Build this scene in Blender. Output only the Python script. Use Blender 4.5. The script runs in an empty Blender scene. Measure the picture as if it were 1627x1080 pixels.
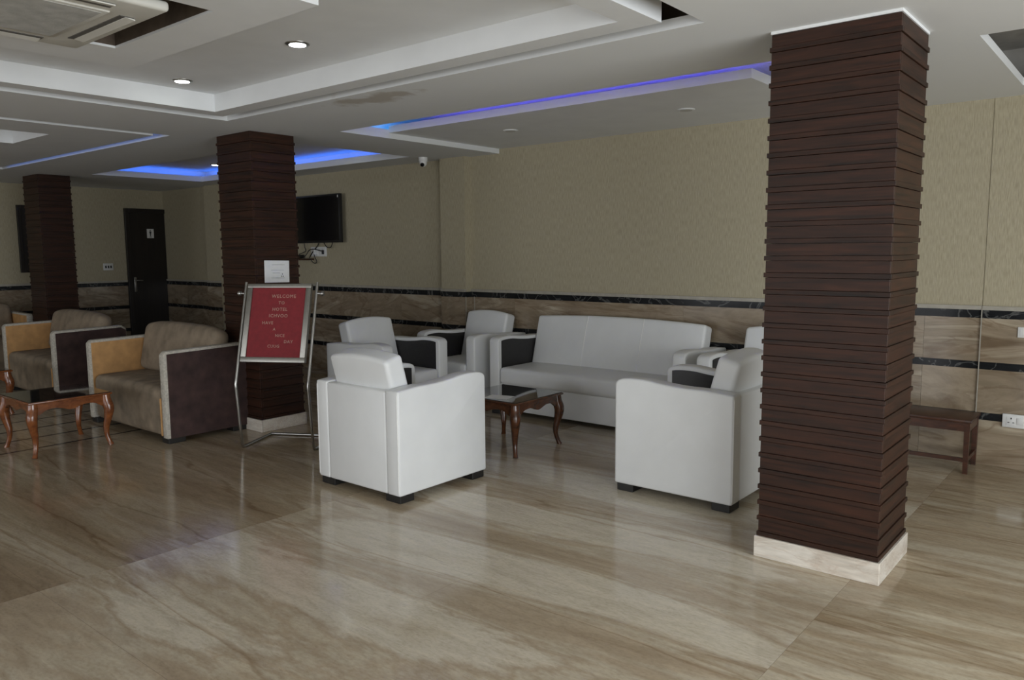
import bpy, bmesh, math, random
from mathutils import Vector, Matrix
random.seed(7)
R = math.radians
scene = bpy.context.scene
col = scene.collection

# ------------------------------------------------------------------ camera
def make_camera():
    f_px, yaw, pitch, roll = 1243.626, 0.69041919, -0.11311445, -0.00823683
    f = Vector((-math.sin(yaw)*math.cos(pitch), math.cos(yaw)*math.cos(pitch), math.sin(pitch)))
    r = Vector((math.cos(yaw), math.sin(yaw), 0)); u = r.cross(f)
    r2 = r*math.cos(roll) + u*math.sin(roll); u2 = -r*math.sin(roll) + u*math.cos(roll)
    cd = bpy.data.cameras.new('camera'); co = bpy.data.objects.new('camera', cd); col.objects.link(co)
    cd.sensor_width = 36; cd.lens = f_px/1627*36; cd.clip_start = .05
    co.matrix_world = Matrix(((r2.x, u2.x, -f.x, 0), (r2.y, u2.y, -f.y, 0), (r2.z, u2.z, -f.z, 1.6), (0, 0, 0, 1)))
    scene.camera = co
make_camera()

# ------------------------------------------------------------------ world, daylight, exposure
w = bpy.data.worlds.new('world'); scene.world = w; w.use_nodes = True
w.node_tree.nodes['Background'].inputs[0].default_value = (.75, .85, 1, 1)
w.node_tree.nodes['Background'].inputs[1].default_value = 1.0
def area(name, loc, rot, sx, sy, power, color):
    l = bpy.data.lights.new(name, 'AREA'); l.shape = 'RECTANGLE'; l.size = sx; l.size_y = sy
    l.energy = power; l.color = color
    o = bpy.data.objects.new(name, l); col.objects.link(o); o.location = loc; o.rotation_euler = rot
    return o
# daylight coming in through the two glazed openings of the lobby (right wall and entrance wall behind)
area('daylight_window_right', (3.42, 1.0, 1.35), (0, R(90), 0), 2.2, 6.0, 275, (.93, .97, 1))
area('daylight_window_entrance', (-4.2, -6.42, 1.35), (R(90), 0, 0), 11.4, 2.2, 195, (.97, .98, 1))
scene.view_settings.view_transform = 'Standard'; scene.view_settings.look = 'None'
scene.view_settings.gamma = 1; scene.view_settings.use_curve_mapping = False
scene.view_settings.exposure = 0.14

# ------------------------------------------------------------------ materials
def new_mat(name):
    m = bpy.data.materials.new(name); m.use_nodes = True
    nt = m.node_tree; return m, nt, nt.nodes['Principled BSDF']
def mat(name, rgb, rough=.5, metal=0., noise=0., nscale=30, bump=0., bscale=200, coat=0., spec=.5, stretch=(1, 1, 1)):
    m, nt, b = new_mat(name); N = nt.nodes; L = nt.links
    b.inputs['Base Color'].default_value = (*rgb, 1); b.inputs['Roughness'].default_value = rough
    b.inputs['Metallic'].default_value = metal; b.inputs['Coat Weight'].default_value = coat
    b.inputs['Specular IOR Level'].default_value = spec
    tc = N.new('ShaderNodeTexCoord'); mp = N.new('ShaderNodeMapping'); mp.inputs['Scale'].default_value = stretch
    L.new(tc.outputs['Object'], mp.inputs[0])
    if noise:
        n = N.new('ShaderNodeTexNoise'); n.inputs['Scale'].default_value = nscale; n.inputs['Detail'].default_value = 5
        L.new(mp.outputs[0], n.inputs['Vector'])
        cr = N.new('ShaderNodeValToRGB'); e = cr.color_ramp.elements
        e[0].position = .3; e[1].position = .7
        e[0].color = (*[c*(1-noise) for c in rgb], 1); e[1].color = (*[min(1, c*(1+noise)) for c in rgb], 1)
        L.new(n.outputs['Fac'], cr.inputs[0]); L.new(cr.outputs[0], b.inputs['Base Color'])
    if bump:
        n2 = N.new('ShaderNodeTexNoise'); n2.inputs['Scale'].default_value = bscale; n2.inputs['Detail'].default_value = 3
        L.new(mp.outputs[0], n2.inputs['Vector'])
        bp = N.new('ShaderNodeBump'); bp.inputs['Strength'].default_value = bump; bp.inputs['Distance'].default_value = .004
        L.new(n2.outputs['Fac'], bp.inputs['Height']); L.new(bp.outputs[0], b.inputs['Normal'])
    return m
def emit(name, rgb, s):
    m, nt, b = new_mat(name)
    b.inputs['Base Color'].default_value = (0, 0, 0, 1)
    b.inputs['Emission Color'].default_value = (*rgb, 1); b.inputs['Emission Strength'].default_value = s
    return m
def ramp(N, stops):
    cr = N.new('ShaderNodeValToRGB'); e = cr.color_ramp.elements
    while len(e) < len(stops): e.new(.5)
    for i, (p, c) in enumerate(stops): e[i].position = p; e[i].color = (*c, 1)
    return cr
def marble(name, stops, stretch, scale, rough, vein=(.2, .13, .08), vein_amt=.6, dist=1.2, fine=(1.2, 14, 6), tone=.18, spec=.5):
    """streaked marble; every slab gets its own offset and tone from Object Info random"""
    m, nt, b = new_mat(name); N = nt.nodes; L = nt.links
    tc = N.new('ShaderNodeTexCoord'); oi = N.new('ShaderNodeObjectInfo')
    ad = N.new('ShaderNodeVectorMath'); ad.operation = 'ADD'
    mul = N.new('ShaderNodeMath'); mul.operation = 'MULTIPLY'; mul.inputs[1].default_value = 37
    cx = N.new('ShaderNodeCombineXYZ'); L.new(oi.outputs['Random'], mul.inputs[0])
    for i in (0, 1, 2): L.new(mul.outputs[0], cx.inputs[i])
    L.new(tc.outputs['Object'], ad.inputs[0]); L.new(cx.outputs[0], ad.inputs[1])
    mp = N.new('ShaderNodeMapping'); mp.inputs['Scale'].default_value = stretch; L.new(ad.outputs[0], mp.inputs[0])
    n = N.new('ShaderNodeTexNoise'); n.inputs['Scale'].default_value = scale; n.inputs['Detail'].default_value = 8
    n.inputs['Roughness'].default_value = .6; n.inputs['Distortion'].default_value = dist; L.new(mp.outputs[0], n.inputs['Vector'])
    cr = ramp(N, stops); L.new(n.outputs['Fac'], cr.inputs[0])
    # thin veins
    n2 = N.new('ShaderNodeTexNoise'); n2.inputs['Scale'].default_value = scale*.8; n2.inputs['Detail'].default_value = 6
    n2.inputs['Distortion'].default_value = dist*1.5
    mp2 = N.new('ShaderNodeMapping'); mp2.inputs['Scale'].default_value = stretch; mp2.inputs['Location'].default_value = (5.3, 1.7, 9.1)
    L.new(ad.outputs[0], mp2.inputs[0]); L.new(mp2.outputs[0], n2.inputs['Vector'])
    vr = ramp(N, [(.475, (0, 0, 0)), (.497, (1, 1, 1)), (.503, (1, 1, 1)), (.525, (0, 0, 0))]); L.new(n2.outputs['Fac'], vr.inputs[0])
    va = N.new('ShaderNodeMath'); va.operation = 'MULTIPLY'; va.inputs[1].default_value = vein_amt; L.new(vr.outputs[0], va.inputs[0])
    mx = N.new('ShaderNodeMix'); mx.data_type = 'RGBA'; L.new(va.outputs[0], mx.inputs[0])
    L.new(cr.outputs[0], mx.inputs[6]); mx.inputs[7].default_value = (*vein, 1)
    # fine streaks
    mp3 = N.new('ShaderNodeMapping'); mp3.inputs['Scale'].default_value = (fine[0], fine[1], fine[1]); L.new(ad.outputs[0], mp3.inputs[0])
    n3 = N.new('ShaderNodeTexNoise'); n3.inputs['Scale'].default_value = fine[2]; n3.inputs['Detail'].default_value = 4; L.new(mp3.outputs[0], n3.inputs['Vector'])
    fr = ramp(N, [(.3, (.86, .85, .83)), (.7, (1.10, 1.10, 1.09))]); L.new(n3.outputs['Fac'], fr.inputs[0])
    m2 = N.new('ShaderNodeMix'); m2.data_type = 'RGBA'; m2.blend_type = 'MULTIPLY'; m2.inputs[0].default_value = 1
    L.new(mx.outputs[2], m2.inputs[6]); L.new(fr.outputs[0], m2.inputs[7])
    # tone per slab
    tr = N.new('ShaderNodeMapRange'); tr.inputs[3].default_value = 1-tone; tr.inputs[4].default_value = 1+tone*.6
    L.new(oi.outputs['Random'], tr.inputs[0])
    m3 = N.new('ShaderNodeMix'); m3.data_type = 'RGBA'; m3.blend_type = 'MULTIPLY'; m3.inputs[0].default_value = 1
    L.new(m2.outputs[2], m3.inputs[6]); L.new(tr.outputs[0], m3.inputs[7])
    L.new(m3.outputs[2], b.inputs['Base Color'])
    b.inputs['Roughness'].default_value = rough; b.inputs['Specular IOR Level'].default_value = spec
    return m
def wood(name, dark, light, rough, stretch, scale=3., coat=0., spec=.5):
    m, nt, b = new_mat(name); N = nt.nodes; L = nt.links
    tc = N.new('ShaderNodeTexCoord'); oi = N.new('ShaderNodeObjectInfo'); ad = N.new('ShaderNodeVectorMath'); ad.operation = 'ADD'
    mul = N.new('ShaderNodeMath'); mul.operation = 'MULTIPLY'; mul.inputs[1].default_value = 53; L.new(oi.outputs['Random'], mul.inputs[0])
    L.new(tc.outputs['Object'], ad.inputs[0]); L.new(mul.outputs[0], ad.inputs[1])
    mp = N.new('ShaderNodeMapping'); mp.inputs['Scale'].default_value = stretch; L.new(ad.outputs[0], mp.inputs[0])
    n = N.new('ShaderNodeTexNoise'); n.inputs['Scale'].default_value = scale; n.inputs['Detail'].default_value = 7
    n.inputs['Roughness'].default_value = .65; n.inputs['Distortion'].default_value = .4; L.new(mp.outputs[0], n.inputs['Vector'])
    cr = ramp(N, [(.32, dark), (.72, light)]); L.new(n.outputs['Fac'], cr.inputs[0]); L.new(cr.outputs[0], b.inputs['Base Color'])
    b.inputs['Roughness'].default_value = rough; b.inputs['Coat Weight'].default_value = coat; b.inputs['Specular IOR Level'].default_value = spec
    bp = N.new('ShaderNodeBump'); bp.inputs['Strength'].default_value = .15; bp.inputs['Distance'].default_value = .002
    L.new(n.outputs['Fac'], bp.inputs['Height']); L.new(bp.outputs[0], b.inputs['Normal'])
    return m
def wallpaper():
    m, nt, b = new_mat('wallpaper'); N = nt.nodes; L = nt.links
    tc = N.new('ShaderNodeTexCoord'); mp = N.new('ShaderNodeMapping'); mp.inputs['Scale'].default_value = (150, 150, 16)
    L.new(tc.outputs['Object'], mp.inputs[0])
    n = N.new('ShaderNodeTexNoise'); n.inputs['Scale'].default_value = 1; n.inputs['Detail'].default_value = 4; L.new(mp.outputs[0], n.inputs['Vector'])
    cr = ramp(N, [(.30, (.335, .295, .20)), (.70, (.46, .41, .29))]); L.new(n.outputs['Fac'], cr.inputs[0]); L.new(cr.outputs[0], b.inputs['Base Color'])
    bp = N.new('ShaderNodeBump'); bp.inputs['Strength'].default_value = .4; bp.inputs['Distance'].default_value = .004
    L.new(n.outputs['Fac'], bp.inputs['Height']); L.new(bp.outputs[0], b.inputs['Normal']); b.inputs['Roughness'].default_value = .8
    return m
def ceiling_paint():
    m, nt, b = new_mat('ceiling_paint'); N = nt.nodes; L = nt.links
    tc = N.new('ShaderNodeTexCoord')
    # damp stain near the tray
    mp = N.new('ShaderNodeMapping'); mp.inputs['Location'].default_value = (4.25/.55, -3.68/.16, 0); mp.inputs['Scale'].default_value = (1/.55, 1/.16, 0)
    L.new(tc.outputs['Object'], mp.inputs[0])
    ln = N.new('ShaderNodeVectorMath'); ln.operation = 'LENGTH'; L.new(mp.outputs[0], ln.inputs[0])
    n = N.new('ShaderNodeTexNoise'); n.inputs['Scale'].default_value = 7; n.inputs['Detail'].default_value = 5; L.new(tc.outputs['Object'], n.inputs['Vector'])
    a = N.new('ShaderNodeMath'); a.operation = 'MULTIPLY_ADD'; a.inputs[1].default_value = 2.2; L.new(n.outputs['Fac'], a.inputs[0]); 
    sub = N.new('ShaderNodeMath'); sub.operation = 'MULTIPLY_ADD'; sub.inputs[1].default_value = 1; sub.inputs[2].default_value = -1.1; L.new(ln.outputs['Value'], sub.inputs[0]); L.new(sub.outputs[0], a.inputs[2])
    cr = ramp(N, [(.35, (.50, .47, .42)), (.8, (.73, .745, .745))]); L.new(a.outputs[0], cr.inputs[0])
    L.new(cr.outputs[0], b.inputs['Base Color']); b.inputs['Roughness'].default_value = .75
    return m

def floor_marble():
    """strata running along x, continuous over slabs cut from one block, shifting from block to block"""
    m, nt, b = new_mat('floor_marble'); N = nt.nodes; L = nt.links
    def math_(op, a, v=None, w=None):
        n = N.new('ShaderNodeMath'); n.operation = op
        if isinstance(a, (int, float)): n.inputs[0].default_value = a
        else: L.new(a, n.inputs[0])
        for k, q in ((1, v), (2, w)):
            if q is None: continue
            if isinstance(q, (int, float)): n.inputs[k].default_value = q
            else: L.new(q, n.inputs[k])
        return n.outputs[0]
    g = N.new('ShaderNodeNewGeometry'); oi = N.new('ShaderNodeObjectInfo')
    sp = N.new('ShaderNodeSeparateXYZ'); L.new(g.outputs['Position'], sp.inputs[0])
    so_ = N.new('ShaderNodeSeparateXYZ'); L.new(oi.outputs['Location'], so_.inputs[0])
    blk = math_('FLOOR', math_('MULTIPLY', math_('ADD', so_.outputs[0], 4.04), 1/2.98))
    zoff = math_('MULTIPLY', blk, 7.37)
    def noise(sx, sy, scale, detail, rough, dist, dz=0.):
        c = N.new('ShaderNodeCombineXYZ'); L.new(math_('MULTIPLY', sp.outputs[0], sx), c.inputs[0]); L.new(math_('MULTIPLY', sp.outputs[1], sy), c.inputs[1])
        L.new(math_('ADD', zoff, dz), c.inputs[2])
        n = N.new('ShaderNodeTexNoise'); n.inputs['Scale'].default_value = scale; n.inputs['Detail'].default_value = detail
        n.inputs['Roughness'].default_value = rough; n.inputs['Distortion'].default_value = dist; L.new(c.outputs[0], n.inputs['Vector'])
        return n.outputs['Fac']
    light = (.57, .51, .405); grey = (.485, .42, .315); tan = (.41, .332, .235); brown = (.31, .235, .155)
    n0 = noise(.16, .5, 1.6, 3, .5, 0, 5.5)
    sn = math_('SINE', math_('ADD', math_('MULTIPLY', math_('ADD', sp.outputs[1], -1.32), 2*math.pi/.73), math_('MULTIPLY', math_('ADD', n0, -.5), 7.0)))
    n1 = math_('ADD', noise(.19, .95, 1.5, 8, .6, .7), math_('MULTIPLY', sn, .046))
    cr = ramp(N, [(.30, brown), (.41, tan), (.47, grey), (.50, tan), (.55, light), (.64, light), (.70, grey), (.80, tan)]); L.new(n1, cr.inputs[0])
    n2 = noise(.16, 1.0, 1.4, 6, .5, .35, 3.1)
    vr = ramp(N, [(.484, (1, 1, 1)), (.499, (.76, .70, .64)), (.503, (.76, .70, .64)), (.509, (1, 1, 1))]); L.new(n2, vr.inputs[0])
    n3 = noise(2.2, 10, 1.9, 6, .62, 1.0, 1.3)
    fr = ramp(N, [(.30, (.86, .84, .815)), (.5, (1, 1, 1)), (.70, (1.13, 1.12, 1.11))]); L.new(n3, fr.inputs[0])
    n4 = noise(30, 60, 1.5, 3, .6, 0, 2.2)
    gr = ramp(N, [(.28, (.88, .87, .85)), (.55, (1.03, 1.03, 1.03))]); L.new(n4, gr.inputs[0])
    out = cr.outputs[0]
    for q in (vr, fr, gr):
        mx = N.new('ShaderNodeMix'); mx.data_type = 'RGBA'; mx.blend_type = 'MULTIPLY'; mx.inputs[0].default_value = 1
        L.new(out, mx.inputs[6]); L.new(q.outputs[0], mx.inputs[7]); out = mx.outputs[2]
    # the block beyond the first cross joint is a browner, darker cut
    bt = ramp(N, [(0, (.78, .745, .70)), (.5, (1, 1, 1)), (.8, (.87, .845, .80))]); bt.color_ramp.interpolation = 'CONSTANT'; L.new(math_('MULTIPLY_ADD', blk, .4, .6), bt.inputs[0])  # right-hand blocks: browner stone, also toned down to offset strong window light
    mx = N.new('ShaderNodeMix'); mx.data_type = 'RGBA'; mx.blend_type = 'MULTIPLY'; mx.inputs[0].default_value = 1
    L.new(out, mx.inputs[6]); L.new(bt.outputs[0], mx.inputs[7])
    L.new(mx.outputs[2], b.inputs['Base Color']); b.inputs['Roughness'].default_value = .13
    return m

M = {}
M['paper'] = wallpaper()
M['ceil'] = ceiling_paint()
M['white_paint'] = mat('white_paint', (.745, .76, .765), .6, noise=.03, nscale=4)
M['bare_board'] = mat('bare_board', (.10, .075, .055), .9, noise=.3, nscale=9)
M['concrete'] = mat('concrete', (.25, .24, .22), .9, noise=.2, nscale=6)
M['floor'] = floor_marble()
M['grout'] = mat('grout', (.12, .10, .08), .8, noise=.1)
M['inlay'] = mat('black_inlay', (.02, .02, .022), .15, noise=.3, nscale=12)
M['wains'] = marble('wall_marble', [(.30, (.165, .118, .075)), (.44, (.30, .24, .17)), (.52, (.25, .195, .135)), (.60, (.385, .325, .24)), (.74, (.47, .42, .335))], (.55, .55, 1.9), 1.4, .16, vein=(.15, .09, .05), vein_amt=.42, dist=1.5, fine=(1.5, 6, 3), tone=.14)
M['blackm'] = marble('black_marble', [(.3, (.010, .011, .012)), (.66, (.017, .018, .02)), (.78, (.04, .04, .04))], (1, 1, 1), 2.2, .15, vein=(.30, .30, .29), vein_amt=.3, dist=2.5, tone=.05, spec=.2)
M['moulding'] = mat('dado_moulding_stone', (.36, .335, .28), .4, noise=.12, nscale=14)
M['plinth'] = marble('plinth_marble', [(.3, (.50, .43, .36)), (.5, (.66, .61, .54)), (.7, (.74, .70, .64))], (1, 1, 2.5), 3, .3, vein=(.45, .33, .25), vein_amt=.3)
M['col_wood'] = wood('column_wood', (.013, .008, .0058), (.058, .0225, .0125), .45, (1.6, 1.6, 28), 1.6, spec=.22)
M['batten'] = wood('batten_wood', (.012, .0075, .0055), (.050, .020, .011), .45, (1.6, 1.6, 28), 1.6, spec=.22)
M['dark_wood'] = wood('dark_door_wood', (.008, .006, .005), (.018, .013, .01), .4, (14, 14, 1), 2)
M['table_wood'] = wood('table_wood', (.10, .03, .010), (.27, .088, .026), .22, (3, 3, 6), 4, coat=.3)
M['walnut'] = wood('walnut_table_wood', (.035, .013, .006), (.12, .042, .016), .25, (3, 3, 6), 4, coat=.3)
M['bench_wood'] = wood('bench_wood', (.025, .010, .006), (.085, .030, .014), .35, (3, 3, 10), 3)
M['glass_top'] = mat('dark_glass_top', (.012, .012, .012), .04, coat=.5)
M['leather'] = mat('white_leatherette', (.74, .75, .745), .42, noise=.025, nscale=5, bump=.12, bscale=260)
M['stitch'] = mat('stitch_white', (.82, .82, .80), .6, noise=.05)
M['black_leather'] = mat('black_leatherette', (.018, .017, .017), .42, noise=.15, nscale=20, bump=.1, bscale=200)
M['foot'] = mat('black_foot', (.012, .011, .010), .5, noise=.2)
M['cream'] = mat('cream_velvet', (.46, .43, .37), .9, noise=.22, nscale=60, bump=.3, bscale=150)
M['tan'] = mat('tan_velvet', (.52, .29, .115), .85, noise=.18, nscale=9, bump=.25, bscale=180)
M['taupe'] = mat('taupe_velvet', (.235, .185, .13), .85, noise=.32, nscale=7, bump=.25, bscale=160)
M['plum'] = mat('plum_velvet', (.046, .024, .021), .85, noise=.4, nscale=9, bump=.25, bscale=160)
M['chrome'] = mat('brushed_steel', (.40, .395, .375), .30, 1.0, noise=.04, nscale=40)
M['frame_steel'] = mat('satin_steel_frame', (.36, .35, .32), .42, 1.0, noise=.05, nscale=40)
M['red'] = mat('red_felt', (.19, .013, .018), .75, noise=.12, nscale=30, bump=.2, bscale=400)
M['letter'] = mat('letter_plastic', (.40, .24, .19), .5, noise=.05)
M['paper_white'] = mat('paper_sheet', (.80, .81, .80), .6, noise=.02)
M['ink'] = mat('grey_ink', (.42, .44, .44), .7, noise=.1)
M['ink_black'] = mat('black_ink', (.03, .03, .03), .6, noise=.1)
M['plastic'] = mat('white_plastic', (.70, .70, .68), .35, noise=.02)
M['plastic_dark'] = mat('black_plastic', (.012, .012, .013), .35, noise=.1)
M['screen'] = mat('tv_screen', (.006, .006, .007), .12, noise=.1)
M['ac'] = mat('air_con_plastic', (.60, .59, .54), .45, noise=.04, nscale=6)
M['ac_mesh'] = mat('air_con_filter', (.42, .42, .40), .8, noise=.16, nscale=14, bump=.4, bscale=90)
M['ac_dark'] = mat('air_con_slot', (.10, .095, .085), .7, noise=.15)
M['lamp'] = emit('lamp_lens', (.93, 1, .96), 14)
M['lamp_off'] = mat('unlit_lens', (.50, .50, .48), .4, noise=.05)
M['led_blue'] = emit('led_blue', (.03, .17, 1), 7)
M['led_cyan'] = emit('led_cyan', (.02, .34, 1), 7)
M['led_violet'] = emit('led_violet', (.17, .15, 1), 23)
M['led_pale'] = emit('led_pale_blue', (.10, .28, 1), 2.0)
M['glass'] = None
def glass():
    m, nt, b = new_mat('window_glass')
    b.inputs['Transmission Weight'].default_value = 1; b.inputs['Roughness'].default_value = 0; b.inputs['IOR'].default_value = 1.45
    return m
M['glass'] = glass()
M['alu'] = mat('window_aluminium', (.30, .30, .30), .4, .6, noise=.05)

# ------------------------------------------------------------------ mesh helpers
def obj(name, bm, m, parent=None, smooth=None, loc=None):
    me = bpy.data.meshes.new(name)
    bmesh.ops.recalc_face_normals(bm, faces=bm.faces)
    bm.to_mesh(me); bm.free()
    me.materials.append(M[m] if isinstance(m, str) else m)
    if smooth:
        for p in me.polygons: p.use_smooth = True
        me.set_sharp_from_angle(angle=R(smooth))
    o = bpy.data.objects.new(name, me); col.objects.link(o)
    if parent: o.parent = parent
    if loc: o.location = loc
    return o
def tag(o, label, cat=None, group=None, kind=None):
    o['label'] = label
    if cat: o['category'] = cat
    if group: o['group'] = group
    if kind: o['kind'] = kind
    return o
def empty(name, loc=(0, 0, 0), rz=0):
    o = bpy.data.objects.new(name, None); col.objects.link(o); o.location = loc; o.rotation_euler = (0, 0, rz)
    o.empty_display_size = .1
    return o
def copy_tree(o, parent=None):
    c = o.copy(); col.objects.link(c); c.parent = parent
    for ch in list(o.children): copy_tree(ch, c)
    return c
def box(bm, x0, x1, y0, y1, z0, z1):
    v = [bm.verts.new((x, y, z)) for x in (x0, x1) for y in (y0, y1) for z in (z0, z1)]
    for f in ((0, 1, 3, 2), (4, 6, 7, 5), (0, 4, 5, 1), (2, 3, 7, 6), (0, 2, 6, 4), (1, 5, 7, 3)):
        bm.faces.new([v[i] for i in f])
    return v
def nb(): return bmesh.new()
def boxm(*a, bev=0, seg=2):
    bm = nb(); box(bm, *a)
    if bev: bmesh.ops.bevel(bm, geom=bm.edges[:], offset=bev, segments=seg, affect='EDGES', profile=.5)
    return bm
def prism(pts, axis, a0, a1, bev=0, seg=2, ang=30):
    """polygon pts in the plane normal to axis ('x': (y,z), 'y': (x,z), 'z': (x,y)) extruded a0..a1"""
    bm = nb()
    def P(p, a): return {'x': (a, p[0], p[1]), 'y': (p[0], a, p[1]), 'z': (p[0], p[1], a)}[axis]
    lo = [bm.verts.new(P(p, a0)) for p in pts]; hi = [bm.verts.new(P(p, a1)) for p in pts]
    n = len(pts); bm.faces.new(lo); bm.faces.new(hi[::-1])
    for i in range(n): bm.faces.new((lo[i], hi[i], hi[(i+1) % n], lo[(i+1) % n]))
    bmesh.ops.recalc_face_normals(bm, faces=bm.faces)
    if bev:
        es = [e for e in bm.edges if len(e.link_faces) == 2 and e.calc_face_angle(0) > R(ang)]
        bmesh.ops.bevel(bm, geom=es, offset=bev, segments=seg, affect='EDGES', profile=.5)
    return bm
def rounded(sx, sy, sz, r, n=7, crown=(0, 0, 0), fn=None):
    """rounded block centred on the origin, half sizes sx/2.., faces swelling by crown; fn deforms vertices"""
    h = (sx/2, sy/2, sz/2)
    def coords(a):
        c = [-a, -a+r*.25, -a+r*.6, -a+r]
        inner = [(-a+r)+(2*a-2*r)*i/n for i in range(1, n)]
        return c + inner + [-t for t in c[::-1]]
    C = [coords(a) for a in h]; bm = nb(); cache = {}
    def vert(i, j, k):
        key = (i, j, k)
        if key not in cache:
            p = Vector((C[0][i], C[1][j], C[2][k]))
            q = Vector([max(-(h[t]-r), min(h[t]-r, p[t])) for t in range(3)]); d = p-q
            if d.length > 1e-9: p = q + d.normalized()*r
            for t in range(3):
                a, b = (t+1) % 3, (t+2) % 3
                p[t] += math.copysign(1, p[t])*crown[t]*(1-(p[a]/h[a])**2)*(1-(p[b]/h[b])**2)*(1 if abs(p[t]) > h[t]-r*1.01 else abs(p[t])/h[t])
            if fn: p = fn(p)
            cache[key] = bm.verts.new(p)
        return cache[key]
    m = [len(c)-1 for c in C]
    for t in range(3):
        a, b = (t+1) % 3, (t+2) % 3
        for s in (0, m[t]):
            for i in range(m[a]):
                for j in range(m[b]):
                    q = []
                    for di, dj in ((0, 0), (1, 0), (1, 1), (0, 1)):
                        ix = [0, 0, 0]; ix[t] = s; ix[a] = i+di; ix[b] = j+dj; q.append(vert(*ix))
                    bm.faces.new(q)
    return bm
def tube(pts, rad, sides=10, bm=None, cap=True):
    bm = bm or nb(); pts = [Vector(p) for p in pts]; rs = rad if isinstance(rad, (list, tuple)) else [rad]*len(pts)
    rings = []; up = None
    for i, p in enumerate(pts):
        d = (pts[min(i+1, len(pts)-1)]-pts[max(i-1, 0)]).normalized()
        if up is None: up = d.orthogonal().normalized()
        up = (up - d*up.dot(d)).normalized(); s = d.cross(up)
        rings.append([bm.verts.new(p+(up*math.cos(2*math.pi*k/sides)+s*math.sin(2*math.pi*k/sides))*rs[i]) for k in range(sides)])
    for a, b in zip(rings, rings[1:]):
        for k in range(sides): bm.faces.new((a[k], a[(k+1) % sides], b[(k+1) % sides], b[k]))
    if cap: bm.faces.new(rings[0][::-1]); bm.faces.new(rings[-1])
    return bm
def lathe(prof, seg=24, bm=None):
    """prof: (r, z) list revolved about z"""
    bm = bm or nb(); rings = []
    for r, z in prof:
        rings.append([bm.verts.new((r*math.cos(2*math.pi*k/seg), r*math.sin(2*math.pi*k/seg), z)) for k in range(seg)])
    for a, b in zip(rings, rings[1:]):
        for k in range(seg): bm.faces.new((a[k], a[(k+1) % seg], b[(k+1) % seg], b[k]))
    bm.faces.new(rings[0][::-1]); bm.faces.new(rings[-1])
    return bm
def bez(p, n=12):
    """smooth Catmull-Rom through the points"""
    out = []; p = [Vector(a) for a in p]
    for i in range(len(p)-1):
        a, b, c, d = p[max(i-1, 0)], p[i], p[i+1], p[min(i+2, len(p)-1)]
        for k in range(n):
            t = k/n
            out.append(.5*((2*b)+(c-a)*t+(2*a-5*b+4*c-d)*t*t+(3*b-a-3*c+d)*t**3))
    return out+[p[-1]]

XL, XR, YF, YB, ZC = -13.1, 3.5, -6.5, 6.6, 2.65

# ------------------------------------------------------------------ floor
fl = tag(obj('floor', boxm(XL, XR, YF, YB, -.15, -.012), 'grout'), 'polished beige marble floor running through the whole lobby', kind='structure')
tile_cache = {}
TX, TY = 1.49, .73
xs = [XL] + [-4.04+TX*i for i in range(-6, 6) if XL < -4.04+TX*i < XR] + [XR]
ys = [YF] + [1.32+TY*i for i in range(-12, 9) if YF < 1.32+TY*i < YB] + [YB]
for x0, x1 in zip(xs, xs[1:]):
    for y0, y1 in zip(ys, ys[1:]):
        key = (round(x1-x0, 3), round(y1-y0, 3))
        if key not in tile_cache:
            a, b = key[0]/2-.0006, key[1]/2-.0006
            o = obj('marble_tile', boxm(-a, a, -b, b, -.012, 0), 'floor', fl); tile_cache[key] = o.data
        else:
            o = bpy.data.objects.new('marble_tile', tile_cache[key]); col.objects.link(o); o.parent = fl
        o.location = ((x0+x1)/2, (y0+y1)/2, 0)
first = None
for i in range(6):
    x = -7.13-.425*i
    if first is None: o = obj('inlay_strip', boxm(-.016, .016, -1.9, 1.9, 0, .0008), 'inlay', fl); first = o
    else:
        o = first.copy(); col.objects.link(o)
    o.location = (x, 2.0, 0)

# ------------------------------------------------------------------ walls
def wall(name, a, label):
    return tag(obj(name, boxm(*a), 'paper'), label, kind='structure')
wb = wall('wall_back', (XL-.2, XR+.2, YB, YB+.2, -.15, 3.1), 'beige textured wallpaper wall behind the white sofa')
wl = wall('wall_left', (XL-.2, XL, YF, YB, -.15, 3.1), 'far beige wall with the dark restroom door')
# pilasters on the back wall
def pilaster(x0, x1, p):
    obj('pilaster', boxm(x0, x1, YB-p, YB+.01, 0, 3.0), 'paper', wb)
pil = [(-11.62, -11.22, .08), (-6.42, -6.04, .10), (-.98, -.45, .006)]
for q in pil: pilaster(*q)
ROWS = [(0, .335), (.39, .71), (.765, 1.085)]; BANDS = [(.335, .39), (.71, .765), (1.085, 1.145)]
def clad(parent, place, u0, u1, joints):
    """marble dado between u0 and u1: place(ua, ub, z0, z1, t) gives the box bounds for a piece standing t proud"""
    us = [u0]+[j for j in joints if u0+.05 < j < u1-.05]+[u1]
    for a, b in zip(us, us[1:]):
        for z0, z1 in ROWS:
            B = place(a+.0008, b-.0008, z0, z1, .012); c = [(B[0]+B[1])/2, (B[2]+B[3])/2, (B[4]+B[5])/2]
            obj('marble_tile', boxm(*[B[i]-c[i//2] for i in range(6)]), 'wains', parent, loc=c)
        for z0, z1 in BANDS:
            B = place(a, b, z0, z1, .016); c = [(B[0]+B[1])/2, (B[2]+B[3])/2, (B[4]+B[5])/2]
            obj('black_marble_band', boxm(*[B[i]-c[i//2] for i in range(6)]), 'blackm', parent, loc=c)
        B = place(a, b, 1.145, 1.175, .022); obj('dado_moulding', boxm(*B), 'moulding', parent)
joints = [-12.4, -11.2, -9.22, -7.21, -5.4, -3.38, -1.36, .6, 2.6]
yb = lambda p: (lambda a, b, z0, z1, t: (a, b, YB-p-t, YB-p, z0, z1))
edges = [XL, -11.62, -11.22, -6.42, -6.04, -.98, -.45, XR]
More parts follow.
